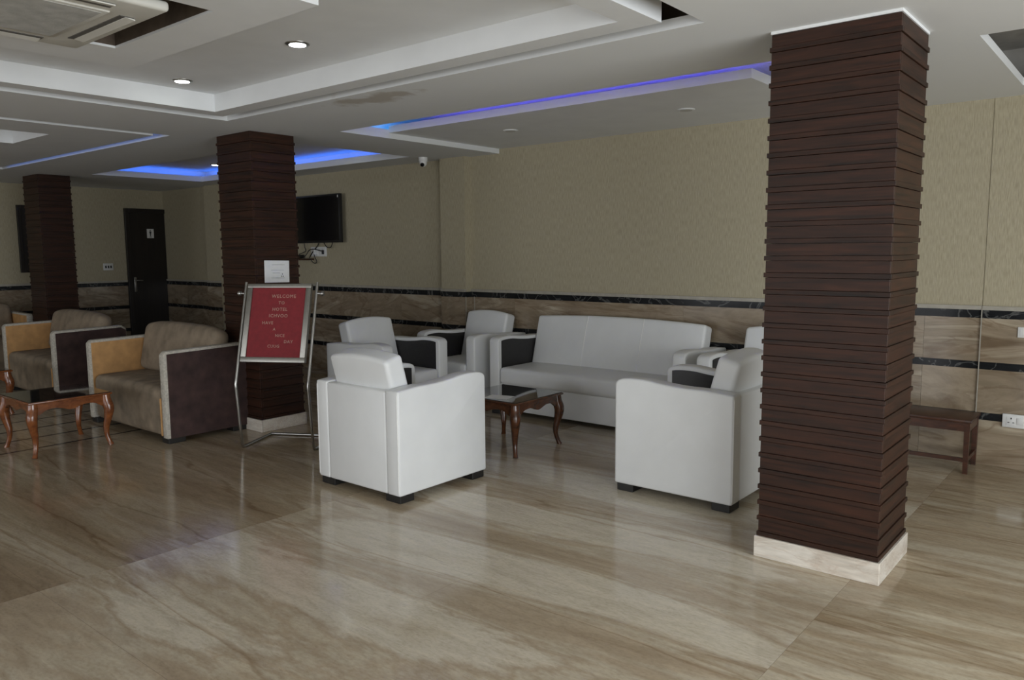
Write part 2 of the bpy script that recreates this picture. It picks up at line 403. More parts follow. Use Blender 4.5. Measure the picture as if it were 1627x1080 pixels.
for i, (a, b) in enumerate(zip(edges, edges[1:])):
    p = pil[i//2][2] if i % 2 else 0
    clad(wb, yb(p), a, b, joints)
# side faces of the pilaster beside the sofa and its steel corner strips
for z0, z1 in ROWS: obj('marble_tile', boxm(-6.04, -6.028, 6.488, 6.6, z0, z1), 'wains', wb)
for z0, z1 in BANDS: obj('black_marble_band', boxm(-6.04, -6.026, 6.488, 6.6, z0, z1), 'blackm', wb)
for x in (-6.027, -5.99): obj('corner_strip', boxm(x, x+.006, 6.479 if x < -6 else 6.58, 6.487 if x < -6 else 6.588, 0, 1.09), 'moulding', wb)
obj('corner_strip', boxm(-.985, -.979, 6.570, 6.580, 0, 1.15), 'moulding', wb)
xl = lambda a, b, z0, z1, t: (XL, XL+t, a, b, z0, z1)
clad(wl, xl, YF, 5.93, [-2, 0, 2, 3.4, 4.9])

# right wall and entrance wall with glazed openings (behind and beside the camera)
def glazed_wall(name, label, axis, pos, u0, u1, w0, w1, z0, z1):
    bm = nb()
    def b_(a, b, c, d):
        if axis == 'x': box(bm, pos, pos+.2, a, b, c, d)
        else: box(bm, a, b, pos-.2, pos, c, d)
    b_(u0, w0, -.15, 3.1); b_(w1, u1, -.15, 3.1); b_(w0, w1, -.15, z0); b_(w0, w1, z1, 3.1)
    return tag(obj(name, bm, 'paper'), label, kind='structure')
glazed_wall('wall_right', 'beige wall with wide window beside the camera', 'x', XR, YF, YB, -2.1, 4.1, .2, 2.5)
glazed_wall('wall_front', 'beige entrance wall with glazing behind the camera', 'y', YF, XL, XR, -10.0, 1.6, .2, 2.5)
def window(name, label, axis, pos, w0, w1, z0, z1, n):
    e = tag(empty(name, (0, 0, 0)), label, kind='structure')
    def b_(a, b, c, d, t0, t1): return (pos+t0, pos+t1, a, b, c, d) if axis == 'x' else (a, b, pos-t1, pos-t0, c, d)
    bm = nb()
    box(bm, *b_(w0, w1, z0, z0+.05, .05, .11)); box(bm, *b_(w0, w1, z1-.05, z1, .05, .11))
    for i in range(n+1):
        u = w0+(w1-w0-.05)*i/n; box(bm, *b_(u, u+.05, z0+.05, z1-.05, .05, .11))
    obj('window_frame', bm, 'alu', e)
    for i in range(n):
        u = w0+(w1-w0-.05)*i/n; obj('pane', boxm(*b_(u+.05, u+(w1-w0-.05)/n, z0+.05, z1-.05, .075, .083)), 'glass', e)
window('window_1', 'wide aluminium window in the right wall', 'x', XR, -2.1, 4.1, .2, 2.5, 4)
window('window_2', 'glazed entrance front behind the camera', 'y', YF, -10.0, 1.6, .2, 2.5, 8)

# ------------------------------------------------------------------ ceiling
TRAY1 = (-5.82, -1.71, -1.3, 3.5); TRAY2 = (-11.08, -6.9, -1.3, 3.58)
COVE = (-10.95, -6.52, 4.58, 6.13); SOFA_R = (-5.61, -1.55, 4.45, 6.6); COVE2 = (-.77, 3.0, 4.62, 6.2)
holes = [TRAY1, TRAY2, COVE, SOFA_R, COVE2]
def ceiling_mesh():
    bm = nb(); T = .05
    X = sorted({XL, XR, *[h[0] for h in holes], *[h[1] for h in holes]}); Y = sorted({YF, YB, *[h[2] for h in holes], *[h[3] for h in holes]})
    def solid(i, j):
        if not (0 <= i < len(X)-1 and 0 <= j < len(Y)-1): return False
        mx, my = (X[i]+X[i+1])/2, (Y[j]+Y[j+1])/2
        return not any(h[0] < mx < h[1] and h[2] < my < h[3] for h in holes)
    V = {}
    def v(i, j, k):
        if (i, j, k) not in V: V[i, j, k] = bm.verts.new((X[i], Y[j], ZC+k*T))
        return V[i, j, k]
    for i in range(len(X)-1):
        for j in range(len(Y)-1):
            if not solid(i, j): continue
            for k in (0, 1): bm.faces.new([v(i, j, k), v(i+1, j, k), v(i+1, j+1, k), v(i, j+1, k)])
            for (di, dj), (a, b) in {(-1, 0): ((i, j), (i, j+1)), (1, 0): ((i+1, j), (i+1, j+1)), (0, -1): ((i, j), (i+1, j)), (0, 1): ((i, j+1), (i+1, j+1))}.items():
                if not solid(i+di, j+dj): bm.faces.new([v(*a, 0), v(*b, 0), v(*b, 1), v(*a, 1)])
    return bm
ce = tag(obj('ceiling', ceiling_mesh(), 'ceil'), 'white plasterboard false ceiling with stepped trays and light coves', kind='structure')
obj('slab', boxm(XL, XR, YF, YB, 2.96, 3.1), 'concrete', ce)
def frame_bm(o, i, z0, z1):
    bm = nb(); box(bm, o[0], o[1], o[2], i[2], z0, z1); box(bm, o[0], o[1], i[3], o[3], z0, z1)
    box(bm, o[0], i[0], i[2], i[3], z0, z1); box(bm, i[1], o[1], i[2], i[3], z0, z1); return bm
def tray(o, gap, wid, zt):
    r = (o[0]+gap, o[1]-gap, o[2]+gap, o[3]-gap*.85); i = (r[0]+wid, r[1]-wid, r[2]+wid, r[3]-wid)
    obj('cove_ring', frame_bm(r, i, ZC, zt), 'white_paint', ce)
    obj('tray_ceiling', boxm(i[0]-.02, i[1]+.02, i[2]-.02, i[3]+.02, zt, zt+.02), 'white_paint', ce)
    e = (o[0]-.15, o[1]+.15, o[2]-.15, o[3]+.15)
    obj('cavity_lining', frame_bm((e[0]-.02, e[1]+.02, e[2]-.02, e[3]+.02), e, ZC+.051, 2.955), 'bare_board', ce)
    return i
ZT = 2.777
ti = tray(TRAY1, .155, .145, ZT)
r2 = (TRAY2[0]+.11, TRAY2[1]-.11, TRAY2[2]+.11, TRAY2[3]-.10); h2 = (-8.45, -7.59, 1.5, 2.84)
obj('hung_panel', frame_bm(r2, h2, ZC, ZC+.12), 'white_paint', ce)
obj('tray_ceiling', boxm(h2[0]-.02, h2[1]+.02, h2[2]-.02, h2[3]+.02, ZC+.12, ZC+.14), 'white_paint', ce)
e2 = (TRAY2[0]-.15, TRAY2[1]+.15, TRAY2[2]-.15, TRAY2[3]+.15)
obj('cavity_lining', frame_bm((e2[0]-.02, e2[1]+.02, e2[2]-.02, e2[3]+.02), e2, ZC+.051, 2.955), 'bare_board', ce)
def cove(o, out, zt, m='white_paint'):
    e = (o[0]-out, o[1]+out, o[2]-out, o[3]+out)
    obj('cove_wall', frame_bm((e[0]-.02, e[1]+.02, e[2]-.02, e[3]+.02), e, ZC+.051, zt+.02), m, ce)
    obj('cove_ceiling', boxm(*e, zt, zt+.02), m, ce)
cove(COVE, .16, 2.81); cove(COVE2, .16, 2.92, 'concrete')
obj('cove_lip', frame_bm((COVE[0]-.012, COVE[1]+.012, COVE[2]-.012, COVE[3]+.012), COVE, ZC+.05, ZC+.075), 'white_paint', ce)
# recess over the sofa: cavity and the hung panel
s = SOFA_R
bm = nb(); box(bm, s[0]-.18, s[1]+.18, s[2]-.2, s[2]-.18, ZC+.051, 2.85); box(bm, s[0]-.2, s[0]-.18, s[2]-.2, YB, ZC+.051, 2.85); box(bm, s[1]+.18, s[1]+.2, s[2]-.2, YB, ZC+.051, 2.85)
obj('cove_wall', bm, 'white_paint', ce)
obj('cove_ceiling', boxm(s[0]-.2, s[1]+.2, s[2]-.2, YB, 2.85, 2.87), 'white_paint', ce)
SP = (s[0], -2.12, 5.02, YB)
obj('hung_panel', boxm(*SP, 2.70, 2.74), 'white_paint', ce)
obj('cove_lip', boxm(SP[0], SP[1], SP[2], SP[2]+.012, 2.74, 2.762), 'white_paint', ce); obj('cove_lip', boxm(SP[1]-.012, SP[1], SP[2]+.012, SP[3], 2.74, 2.762), 'white_paint', ce)
obj('cove_lip', boxm(s[0]-.012, s[0], s[2], SP[2], ZC+.05, ZC+.08), 'white_paint', ce)
# dropped panel round the air conditioner
AP = (-4.61, -2.85, .40, 2.17); AH = (-4.21, -3.26, .83, 1.92)
obj('dropped_panel', frame_bm(AP, AH, ZC, ZC+.012), 'white_paint', ce)
obj('panel_side', frame_bm(AP, (AP[0]+.02, AP[1]-.02, AP[2]+.02, AP[3]-.02), ZC+.012, ZT), 'white_paint', ce)
obj('cavity_lining', frame_bm((AH[0]-.02, AH[1]+.02, AH[2]-.02, AH[3]+.02), AH, ZC+.0121, ZT), 'bare_board', ce)
obj('cavity_lining', boxm(AH[0]-.02, AH[1]+.02, AH[2]-.02, AH[3]+.02, ZT-.012, ZT-.001), 'bare_board', ce)

# ------------------------------------------------------------------ columns
def column(x0, x1, y0, y1, label, plaster=False):
    cxm, cym = (x0+x1)/2, (y0+y1)/2
    e = tag(empty('column', (cxm, cym, 0)), label, 'column', 'wood clad columns')
    hx, hy = (x1-x0)/2, (y1-y0)/2; t = .02; pr = .007
    obj('core', boxm(-hx+t, hx-t, -hy+t, hy-t, 0, ZC), 'concrete', e)
    ZB, n = .112, 30; zt = ZC-(.014 if plaster else 0); pitch = (zt-ZB)/n; bh = .024
    D = [('y', -1), ('y', 1), ('x', -1), ('x', 1)]; meshes = {}
    for ax, sg in D:
        for k in range(n):
            z0 = ZB+k*pitch
            for nm, h0, h1, th, mt in (('plank', bh, pitch-.0015, t, 'col_wood'), ('batten', 0, bh-.001, t+pr, 'batten')):
                key = (ax, sg, nm)
                if key not in meshes:
                    if ax == 'y':
                        a = hx+(pr if nm == 'batten' else 0); y_ = (hy-t, hy-t+th) if sg > 0 else (-hy+t-th, -hy+t); B = (-a, a, *y_, h0, h1)
                    else:
                        a = hy-t; x_ = (hx-t, hx-t+th) if sg > 0 else (-hx+t-th, -hx+t); B = (*x_, -a, a, h0, h1)
                    o = obj(nm, boxm(*B, bev=.0012, seg=1), mt, e); meshes[key] = o.data
                else:
                    o = bpy.data.objects.new(nm, meshes[key]); col.objects.link(o); o.parent = e
                o.location = (0, 0, z0)
    q = .016
    for B in ((-hx-q, hx+q, -hy-q, -hy+.002), (-hx-q, hx+q, hy-.002, hy+q), (-hx-q, -hx+.002, -hy, hy), (hx-.002, hx+q, -hy, hy)):
        obj('plinth_slab', boxm(*B, 0, .11, bev=.003), 'plinth', e)
    if plaster:
        bm = frame_bm((-hx-.004, hx+.004, -hy-.004, hy+.004), (-hx+t, hx-t, -hy+t, hy-t), ZC-.0135, ZC)
        obj('plaster_edge', bm, 'white_paint', e)
    return e
column(-1.535, -.95, 3.87, 4.38, 'dark wood clad square column in front, beside the white armchairs', True)
column(-6.66, -6.13, 3.89, 4.34, 'dark wood clad column behind the red welcome board')
column(-11.86, -11.36, 4.07, 4.47, 'dark wood clad column at the far left near the restroom door')

# ------------------------------------------------------------------ white armchairs and sofa
def white_seat(name, W, D, n_seams=0):
    """faces -y; origin at the centre of the footprint on the floor"""
    e = empty(name)
    hw, hd = W/2, D/2; at = .12; zb = .05
    fx, fy = .14, .12
    for sx in (-1, 1):
        for sy in (-1, 1):
            x = sx*(hw-fx/2-.012); y = sy*(hd-fy/2-.015)
            obj('foot', boxm(x-fx/2, x+fx/2, y-fy/2, y+fy/2, 0, zb+.004, bev=.003, seg=1), 'foot', e)
    obj('back_frame', boxm(-hw+at, hw-at, hd-.14, hd-.001, zb, .722, bev=.014, seg=3), 'leather', e, 40)
    for sx in (-1, 1):
        top = bez([(-hd, 0, .722), (-hd+.025, 0, .75), (-hd+.09, 0, .765), (-hd+.21, 0, .767), (-hd+.34, 0, .752), (-hd+.48, 0, .742), (hd-.16, 0, .74), (hd, 0, .728)], 5)
        pts = [(-hd, zb)] + [(p.x, p.z) for p in top] + [(hd, zb)]
        x0, x1 = (hw-at, hw) if sx > 0 else (-hw, -hw+at)
        arm = obj('arm', prism(pts, 'x', x0, x1, bev=.014, seg=3, ang=25), 'leather', e, 35)
        xi = sx*(hw-at); tp = [(p.x, p.z-.032) for p in top if -hd+.035 < p.x < hd-.15]
        pp = [(tp[0][0], .36)] + tp + [(tp[-1][0], .36)]
        obj('inlay_panel', prism(pp, 'x', min(xi, xi-sx*.004), max(xi, xi-sx*.004)), 'black_leather', arm)
        # corner piping at the rear edge
        obj('piping', tube([(sx*(hw-.010), hd-.001, zb+.02), (sx*(hw-.010), hd-.001, .70), (sx*(hw-.014), hd-.012, .722)], .0035, 6), 'stitch', e, 60)
    iw = W-2*at
    obj('front_apron', boxm(-iw/2, iw/2, -hd+.025, -hd+.10, zb, .31, bev=.008), 'leather', e, 40)
    obj('seat_cushion', rounded(iw-.006, D-.19, .165, .035, 8, (0, .012, .012)), 'leather', e, 60, loc=(0, -.095+.005, .385))
    th = R(15); L = .56
    def lean(p):
        z = p.z+L/2; y = p.y; a = p.x/(iw/2)
        z = z + (.03*(1-a*a))*(z/L)
        return Vector((p.x, y*math.cos(th)+z*math.sin(th), z*math.cos(th)-y*math.sin(th)))
    bc = obj('back_cushion', rounded(iw-.01, .15, L, .028, 8, (0, .018, 0), lean), 'leather', e, 60, loc=(0, hd-.235, .38))
    for k in range(n_seams):
        x = -iw/2+iw*(k+1)/(n_seams+1); a = x/(iw/2)
        pts = []
        for i in range(13):
            z = L*(.12+.86*i/12)-L/2; bulge = .018*(1-a*a)*(1-(z/(L/2))**2)
            pts.append(lean(Vector((x, -.075-bulge, z))))
        obj('stitch_line', tube(pts, .0035, 5), 'stitch', bc, 60)
    return e
GA = 'white leatherette armchairs round the coffee table'
ch = white_seat('armchair', .83, .83)
def place(o, x, y, rz, label, cat, group):
    o.location = (x, y, 0); o.rotation_euler = (0, 0, R(rz)); return tag(o, label, cat, group)
place(ch, -4.04, 3.675, 180, 'white armchair nearest the red board, its back turned to the camera', 'armchair', GA)
place(copy_tree(ch), -2.325, 4.80, -90, 'white armchair right beside the front wooden column, seen from its side', 'armchair', GA)
place(copy_tree(ch), -5.765, 5.07, 90, 'white armchair behind the front left one, facing right toward the coffee table', 'armchair', GA)
place(copy_tree(ch), -5.64, 6.15, 0, 'white armchair against the wall just left of the long white sofa', 'armchair', GA)
place(copy_tree(ch), -2.40, 6.13, 0, 'white armchair against the wall right of the sofa, mostly hidden by the column', 'armchair', GA)
so = white_seat('sofa', 2.12, .80, 2)
place(so, -4.00, 6.17, 0, 'long white three-seat sofa with black inner arms against the marble dado', 'sofa', None)

# ------------------------------------------------------------------ velvet loveseats
def loveseat(W, D):
    e = empty('loveseat'); hw, hd = W/2, D/2; at = .085; zb = .045; H = .79
    for sx in (-1, 1):
        for sy in (-1, 1):
            x = sx*(hw-.075); y = sy*(hd-.09)
            obj('foot', boxm(x-.06, x+.06, y-.075, y+.075, 0, zb+.004, bev=.003, seg=1), 'foot', e)
    for sx in (-1, 1):
        x0, x1 = (hw-at, hw-.008) if sx > 0 else (-hw+.008, -hw+at)
        arm = obj('arm', prism([(-hd, zb), (-hd, H-.03), (-hd+.03, H), (hd-.05, H+.012), (hd, H-.03), (hd, zb)], 'x', x0, x1, bev=.012, seg=2), 'cream', e, 40)
        xo = sx*(hw-.009); P = [(-hd+.03, zb), (-hd+.03, H-.025), (hd-.06, H-.012), (hd-.01, H-.045), (hd-.01, zb)]
        obj('outer_panel', prism(P, 'x', min(xo, xo+sx*.009), max(xo, xo+sx*.009), bev=.003, seg=1), 'plum', arm)
        xi = sx*(hw-at); P = [(-hd+.02, .2), (-hd+.02, H-.025), (hd-.1, H-.014), (hd-.1, .2)]
        obj('inner_panel', prism(P, 'x', min(xi, xi-sx*.006), max(xi, xi-sx*.006)), 'tan', arm)
    iw = W-2*at-.014
    obj('back_frame', boxm(-iw/2, iw/2, hd-.10, hd-.005, zb, .74, bev=.01), 'plum', e, 40)
    st = obj('seat', rounded(iw-.04, D-.12, .42, .06, 8, (0, .01, .015)), 'taupe', e, 60, loc=(0, -.05, zb+.212))
    for sx in (1,):
        obj('seat_side', boxm(sx*(iw/2-.018)-.012, sx*(iw/2-.018)+.012, -D/2+.05, D/2-.2, -.2, .13, bev=.011), 'tan', st, 40)
    th = R(12); L = .50
    def lean(p):
        z = p.z+L/2; a = p.x/(iw/2); z = z-.05*a**4*(z/L)
        return Vector((p.x, p.y*math.cos(th)+z*math.sin(th), z*math.cos(th)-p.y*math.sin(th)))
    obj('back_cushion', rounded(iw-.01, .17, L, .07, 8, (0, .02, 0), lean), 'taupe', e, 60, loc=(0, hd-.26, .46))
    return e
GL = 'brown velvet loveseats in the darker lounge'
ls = loveseat(1.53, .78)
place(ls, -7.115, 3.52, 0, 'brown velvet loveseat with plum side panel beside the red board', 'loveseat', GL)
place(copy_tree(ls), -9.80, 3.66, 0, 'brown velvet loveseat behind the left table, second from the red board', 'loveseat', GL)
place(copy_tree(ls), -12.45, 3.38, 90, 'brown velvet loveseat cut off at the left edge, facing right', 'loveseat', GL)

# ------------------------------------------------------------------ coffee tables with cabriole legs
def coffee_table(W, D, H, wd):
    e = empty('coffee_table'); hw, hd = W/2, D/2
    top = obj('table_top', boxm(-hw-.03, hw+.03, -hd-.03, hd+.03, H-.022, H-.004, bev=.006), wd, e, 40)
    obj('glass_sheet', boxm(-hw-.02, hw+.02, -hd-.02, hd+.02, H-.0035, H, bev=.001, seg=1), 'glass_top', top)
    def skirt(w):
        pts = [(-w, 0), (w, 0), (w, -.085)]
        for i in range(0, 21):
            t = 1-2*i/20; pts.append((t*w*.96, -.085+.03*(1 if abs(t) < .78 else (1-abs(t))/.22)-.018*math.exp(-(t/.28)**2)*1.0-.012*math.cos(t*math.pi*2)*.5))
        pts.append((-w, -.085)); return pts
    for s_ in (-1, 1):
        o = obj('apron', prism([(x, z+H-.022) for x, z in skirt(hw-.04)], 'y', s_*hd-.011, s_*hd+.011), wd, e)
        o = obj('apron', prism([(y, z+H-.022) for y, z in skirt(hd-.04)], 'x', s_*hw-.011, s_*hw+.011), wd, e)
    for sx in (-1, 1):
        for sy in (-1, 1):
            d = Vector((sx, sy, 0)).normalized()
            zk = H-.022
            path = [(0, zk), (.004, zk-.05), (.020, zk-.10), (.022, zk-.14), (.008, zk-.21), (-.008, zk-.28), (-.006, .085), (.012, .03), (.026, 0)]
            rad = [.038, .041, .043, .040, .031, .024, .019, .018, .022]
            P = [Vector((sx*(hw-.012), sy*(hd-.012), 0))+d*a+Vector((0, 0, z)) for a, z in path]
            PP = bez(P, 4); RR = []
            for i in range(len(rad)-1): RR += [rad[i]+(rad[i+1]-rad[i])*k/4 for k in range(4)]
            obj('leg', tube(PP, RR+[rad[-1]], 10), wd, e, 60)
    return e
t1 = coffee_table(.60, .58, .455, 'table_wood'); GT = 'coffee tables with curved legs'
place(t1, -7.06, 2.545, 0, 'orange-brown coffee table with curved legs and dark glass top at the left', 'table', GT)
place(copy_tree(t1), -9.20, 2.50, 0, 'reddish coffee table cut off at the left edge, only its corner leg showing', 'table', GT)
t2 = coffee_table(.60, .57, .438, 'walnut')
place(t2, -4.075, 4.885, 0, 'dark brown coffee table with curved legs between the white seats', 'table', GT)
# papers lying on that table
pa = tag(obj('paper_sheet', boxm(-.10, .10, -.075, .075, 0, .001), 'paper_white'), 'pale sheet of paper on the dark coffee table between the white seats', 'paper')
pa.location = (-4.02, 4.70, .4382); pa.rotation_euler = (0, 0, R(15))

# low bench by the back wall
def bench():
    e = empty('side_table', (-1.36, 6.385, 0)); hw, hd, H = .40, .175, .39
    obj('table_top', boxm(-hw-.012, hw+.012, -hd-.012, hd+.012, H-.022, H, bev=.003), 'bench_wood', e, 40)
    for s_ in (-1, 1):
        obj('apron', boxm(-hw+.03, hw-.03, s_*(hd-.012)-.01, s_*(hd-.012)+.01, H-.085, H-.022), 'bench_wood', e)
        obj('apron', boxm(s_*(hw-.012)-.01, s_*(hw-.012)+.01, -hd+.03, hd-.03, H-.085, H-.022), 'bench_wood', e)
        obj('stretcher', boxm(s_*(hw-.016)-.01, s_*(hw-.016)+.01, -hd+.03, hd-.03, .085, .115), 'bench_wood', e)
        for sy in (-1, 1):
            x, y = s_*(hw-.016), sy*(hd-.016)
            bm = nb(); v = box(bm, x-.018, x+.018, y-.018, y+.018, 0, H-.022)
            for q in v:
                if q.co.z < .01: q.co.x = x+(q.co.x-x)*.8; q.co.y = y+(q.co.y-y)*.8
            obj('leg', bm, 'bench_wood', e)
    obj('stretcher', boxm(-hw+.03, hw-.03, -hd+.006, -hd+.026, .085, .112), 'bench_wood', e)
    return tag(e, 'low dark wooden side table behind the front column by the wall', 'table')
bench()

# ------------------------------------------------------------------ welcome board
def text_mesh(name, body, size, m, parent, loc, rot, align='CENTER', ext=.0008):
    c = bpy.data.curves.new(name, 'FONT'); c.body = body; c.size = size; c.align_x = align; c.extrude = ext; c.space_character = 1.15
    c.resolution_u = 2
    t = bpy.data.objects.new(name+'_curve', c); col.objects.link(t)
    bpy.context.view_layer.update()
    me = bpy.data.meshes.new_from_object(t.evaluated_get(bpy.context.evaluated_depsgraph_get()))
    bpy.data.objects.remove(t); bpy.data.curves.remove(c)
    me.materials.clear(); me.materials.append(M[m]); me.name = name
    o = bpy.data.objects.new(name, me); col.objects.link(o); o.parent = parent; o.location = loc; o.rotation_euler = rot
    return o
def board():
    # local: x along the board, -y towards the viewer; origin midway between the front feet
    e = empty('welcome_board', (-5.465, 3.60, 0), R(29.3)); hw = .312
    # side posts: up from the floor to a knee, then leaning back
    lean = R(17)
    KZ, TZ = .545, 1.36
    def py(z): return -.06*z/KZ if z < KZ else -.06+(z-KZ)*math.tan(lean)
    def px(z): return 0
    for s_ in (-1, 1):
        pts = [(s_*hw, .50, .012), (s_*hw, .06, .012), (s_*hw, .018, .016), (s_*hw, .002, .035), (s_*hw, py(.2), .2), (s_*hw, py(KZ-.03), KZ-.03), (s_*hw, py(KZ), KZ), (s_*hw, py(KZ+.04), KZ+.04), (s_*hw, py(TZ), TZ)]
        obj('post', tube(pts, .0115, 12), 'chrome', e, 50)
        kn = lathe([(.008, 0), (.008, .03), (.018, .034), (.022, .045), (.016, .056), (.006, .058)], 14)
        k = obj('knob', kn, 'chrome', e, 50, loc=(s_*(hw+.008), py(1.27), 1.27)); k.rotation_euler = (0, s_*R(90), 0)
    obj('rear_rail', tube([(-hw, .50, .012), (hw, .50, .012)], .0115, 12), 'chrome', e, 50)
    # board panel
    bz0, bz1 = .725, 1.345; bw = .278
    p = empty('sign_panel', (0, py(bz0)-.016, bz0)); p.parent = e; p.rotation_euler = (-lean, 0, 0)
    Lb = (bz1-bz0)/math.cos(lean)
    obj('panel_back', boxm(-bw+.01, bw-.01, -.004, .014, .01, Lb-.01), 'frame_steel', p)
    fw = .045
    for nm, B in (('a', (-bw, bw, 0, fw*.9)), ('b', (-bw, bw, Lb-fw*.75, Lb)), ('c', (-bw, -bw+fw, fw*.9, Lb-fw*.75)), ('d', (bw-fw, bw, fw*.9, Lb-fw*.75))):
        obj('frame_bar', boxm(B[0], B[1], -.020, .016, B[2], B[3], bev=.003), 'frame_steel', p, 40)
    obj('felt', boxm(-bw+fw, bw-fw, -.010, -.002, fw*.9, Lb-fw*.75), 'red', p)
    rot = (R(90), 0, 0); y = -.0105
    rows = [('WELCOME', .045, .532, .040), ('TO', .03, .478, .036), ('HOTEL', .02, .424, .038), ('ICHVOO', .012, .370, .038),
            ('HAVE', -.075, .312, .036), ('A', -.012, .260, .034), ('NICE', .042, .208, .034), ('DAY', .120, .158, .036), ('CUUG', -.005, .120, .034)]
    for body, x, z, sz in rows: text_mesh('lettering', body, sz, 'letter', p, (x, y, z), rot)
    return tag(e, 'red felt welcome board with white letters on a bent chrome stand', 'sign')
board()

# notice on the middle column
def notice():
    e = empty('notice_sheet', (-6.1195, 4.10, 1.435), R(90)); hw, hh = .128, .098
    e.rotation_euler = (0, R(1.2), R(90))
    obj('sheet', boxm(-hw, hw, -.002, 0, -hh, hh), 'paper_white', e)
    for i, (x0, x1, z, h) in enumerate([(-.05, .08, .060, .004), (-.06, .07, .012, .004), (-.045, .03, -.014, .004), (-.06, .015, -.058, .004), (-.018, .08, -.058, .005)]):
        obj('printed_line', boxm(x0, x1, -.0028, -.002, z-h/2, z+h/2), 'ink', e)
    for x, z in ((.055, -.022), (.048, -.042), (.064, -.042)):
        bm = nb(); vs = [bm.verts.new((x+a, -.0029, z+b)) for a, b in ((-.004, -.007), (.004, -.007), (.003, .002), (0, .007), (-.003, .002))]; bm.faces.new(vs)
        r_ = bmesh.ops.extrude_face_region(bm, geom=bm.faces[:]); bmesh.ops.translate(bm, verts=[v for v in r_['geom'] if isinstance(v, bmesh.types.BMVert)], vec=(0, .0008, 0))
        obj('printed_mark', bm, 'ink_black', e)
    return tag(e, 'white printed notice stuck on the wooden column above the red board', 'notice')
notice()

# ------------------------------------------------------------------ television, shelf and sockets on the back wall
def tv():
    e = empty('television', (-8.79, 6.6, 1.73)); hw, H = .555, .63
    obj('bezel', boxm(-hw, hw, -.115, -.065, 0, H, bev=.006), 'plastic_dark', e, 40)
    obj('screen', boxm(-hw+.022, hw-.022, -.1165, -.112, .03, H-.022), 'screen', e)
    obj('bracket', boxm(-.2, .2, -.066, 0, .15, .48), 'plastic_dark', e)
    obj('badge', boxm(hw-.035, hw-.02, -.1175, -.116, H-.05, H-.02), 'plastic', e)
    e.rotation_euler = (0, 0, 0)
    return tag(e, 'black flat-screen television mounted on the back wall behind the column', 'television')
tv()
sh = tag(obj('wall_shelf', boxm(-9.48, -8.96, 6.40, 6.6, 1.50, 1.522, bev=.002), 'bench_wood'), 'small dark wall shelf under the television', 'shelf')
sb = empty('set_top_box', (-9.30, 6.49, 1.522)); obj('case', boxm(-.15, .15, -.085, .085, .006, .05, bev=.003), 'plastic_dark', sb, 40); obj('front_strip', boxm(-.14, .14, -.087, -.084, .014, .03), 'screen', sb)
for x in (-.12, .12): obj('foot', boxm(x-.012, x+.012, -.06, -.036, 0, .007), 'plastic_dark', sb)
tag(sb, 'black set-top box on the small shelf under the television', 'electronics')
def plate(name, loc, w_, h_, label, rz=0, holes_=(), extra=None):
    e = empty(name, loc, rz)
    obj('plate', boxm(-w_/2, w_/2, -.012, 0, -h_/2, h_/2, bev=.003), 'plastic', e, 40)
    for (x, z, a, b) in holes_: obj('slot', boxm(x-a, x+a, -.0128, -.011, z-b, z+b), 'plastic_dark', e)
    if extra: extra(e)
    return tag(e, label, 'socket')
def sock_extra(e):
    obj('rocker_switch', boxm(.012, .052, -.017, -.011, -.022, .026, bev=.002), 'plastic', e, 40)
    obj('socket_face', boxm(-.052, .006, -.014, -.011, -.032, .032, bev=.002), 'plastic', e, 40)
so_h = [(-.023, .018, .004, .006), (-.038, -.012, .006, .003), (-.008, -.012, .006, .003)]
def right_sock(e):
    sock_extra(e)
    for x, z, a, b in so_h: obj('slot', boxm(x-a, x+a, -.0146, -.0138, z-b, z+b), 'plastic_dark', e)
plate('wall_socket', (-.735, 6.578, .352), .155, .098, 'white socket on the black marble band at the right edge', extra=right_sock)
def tvsock(e):
    for i in range(4): obj('socket_module', boxm(-.15+.078*i, -.15+.078*i+.066, -.015, -.011, -.045, .045, bev=.002), 'plastic', e, 40)
    pl = obj('plug', boxm(-.07, -.035, -.05, -.012, -.04, .03, bev=.004), 'plastic', e, 40)
    obj('plug', boxm(.11, .125, -.045, -.012, -.035, .02, bev=.003), 'plastic_dark', e, 40)
plate('wall_socket', (-8.84, 6.6, 1.613), .345, .13, 'wide white socket plate with plugs under the television', extra=tvsock)
plate('wall_socket', (XL, 5.64, 1.40), .155, .11, 'white switch plate on the far wall left of the restroom door', R(90), [(-.04, 0, .012, .02), (0, 0, .012, .02), (.04, 0, .012, .02)])
plate('wall_socket', (-.715, 6.582, .995), .075, .075, 'small square white blank plate on the marble dado at the right', extra=lambda e: obj('inner_cover', boxm(-.026, .026, -.014, -.011, -.026, .026, bev=.002), 'plastic', e, 40))
def cable(pts, label, r_=.006):
    return tag(obj('cable', tube(bez(pts, 8), r_, 6), 'plastic_dark', None, 60), label, 'cable')
cable([(-9.10, 6.548, 1.76), (-9.09, 6.548, 1.68), (-9.07, 6.545, 1.62), (-9.16, 6.50, 1.579)], 'black cable hanging from the television left side to the set-top box')
cable([(-8.80, 6.574, 1.76), (-8.83, 6.574, 1.70), (-8.94, 6.575, 1.62), (-8.99, 6.575, 1.575), (-9.03, 6.575, 1.53)], 'black cable running diagonally from the television to the shelf')
cable([(-8.69, 6.555, 1.76), (-8.62, 6.555, 1.68), (-8.53, 6.555, 1.67), (-8.47, 6.555, 1.76)], 'black cable looping just below the television')
cable([(-8.73, 6.549, 1.62), (-8.85, 6.53, 1.645), (-8.96, 6.53, 1.635), (-9.0, 6.51, 1.58), (-9.02, 6.47, 1.53)], 'black cable crossing the wide white socket plate')
cable([(-8.885, 6.545, 1.575), (-8.87, 6.55, 1.53), (-8.85, 6.56, 1.48), (-8.89, 6.56, 1.455), (-8.93, 6.55, 1.475), (-8.95, 6.52, 1.523)], 'black plug lead drooping below the white socket plate')

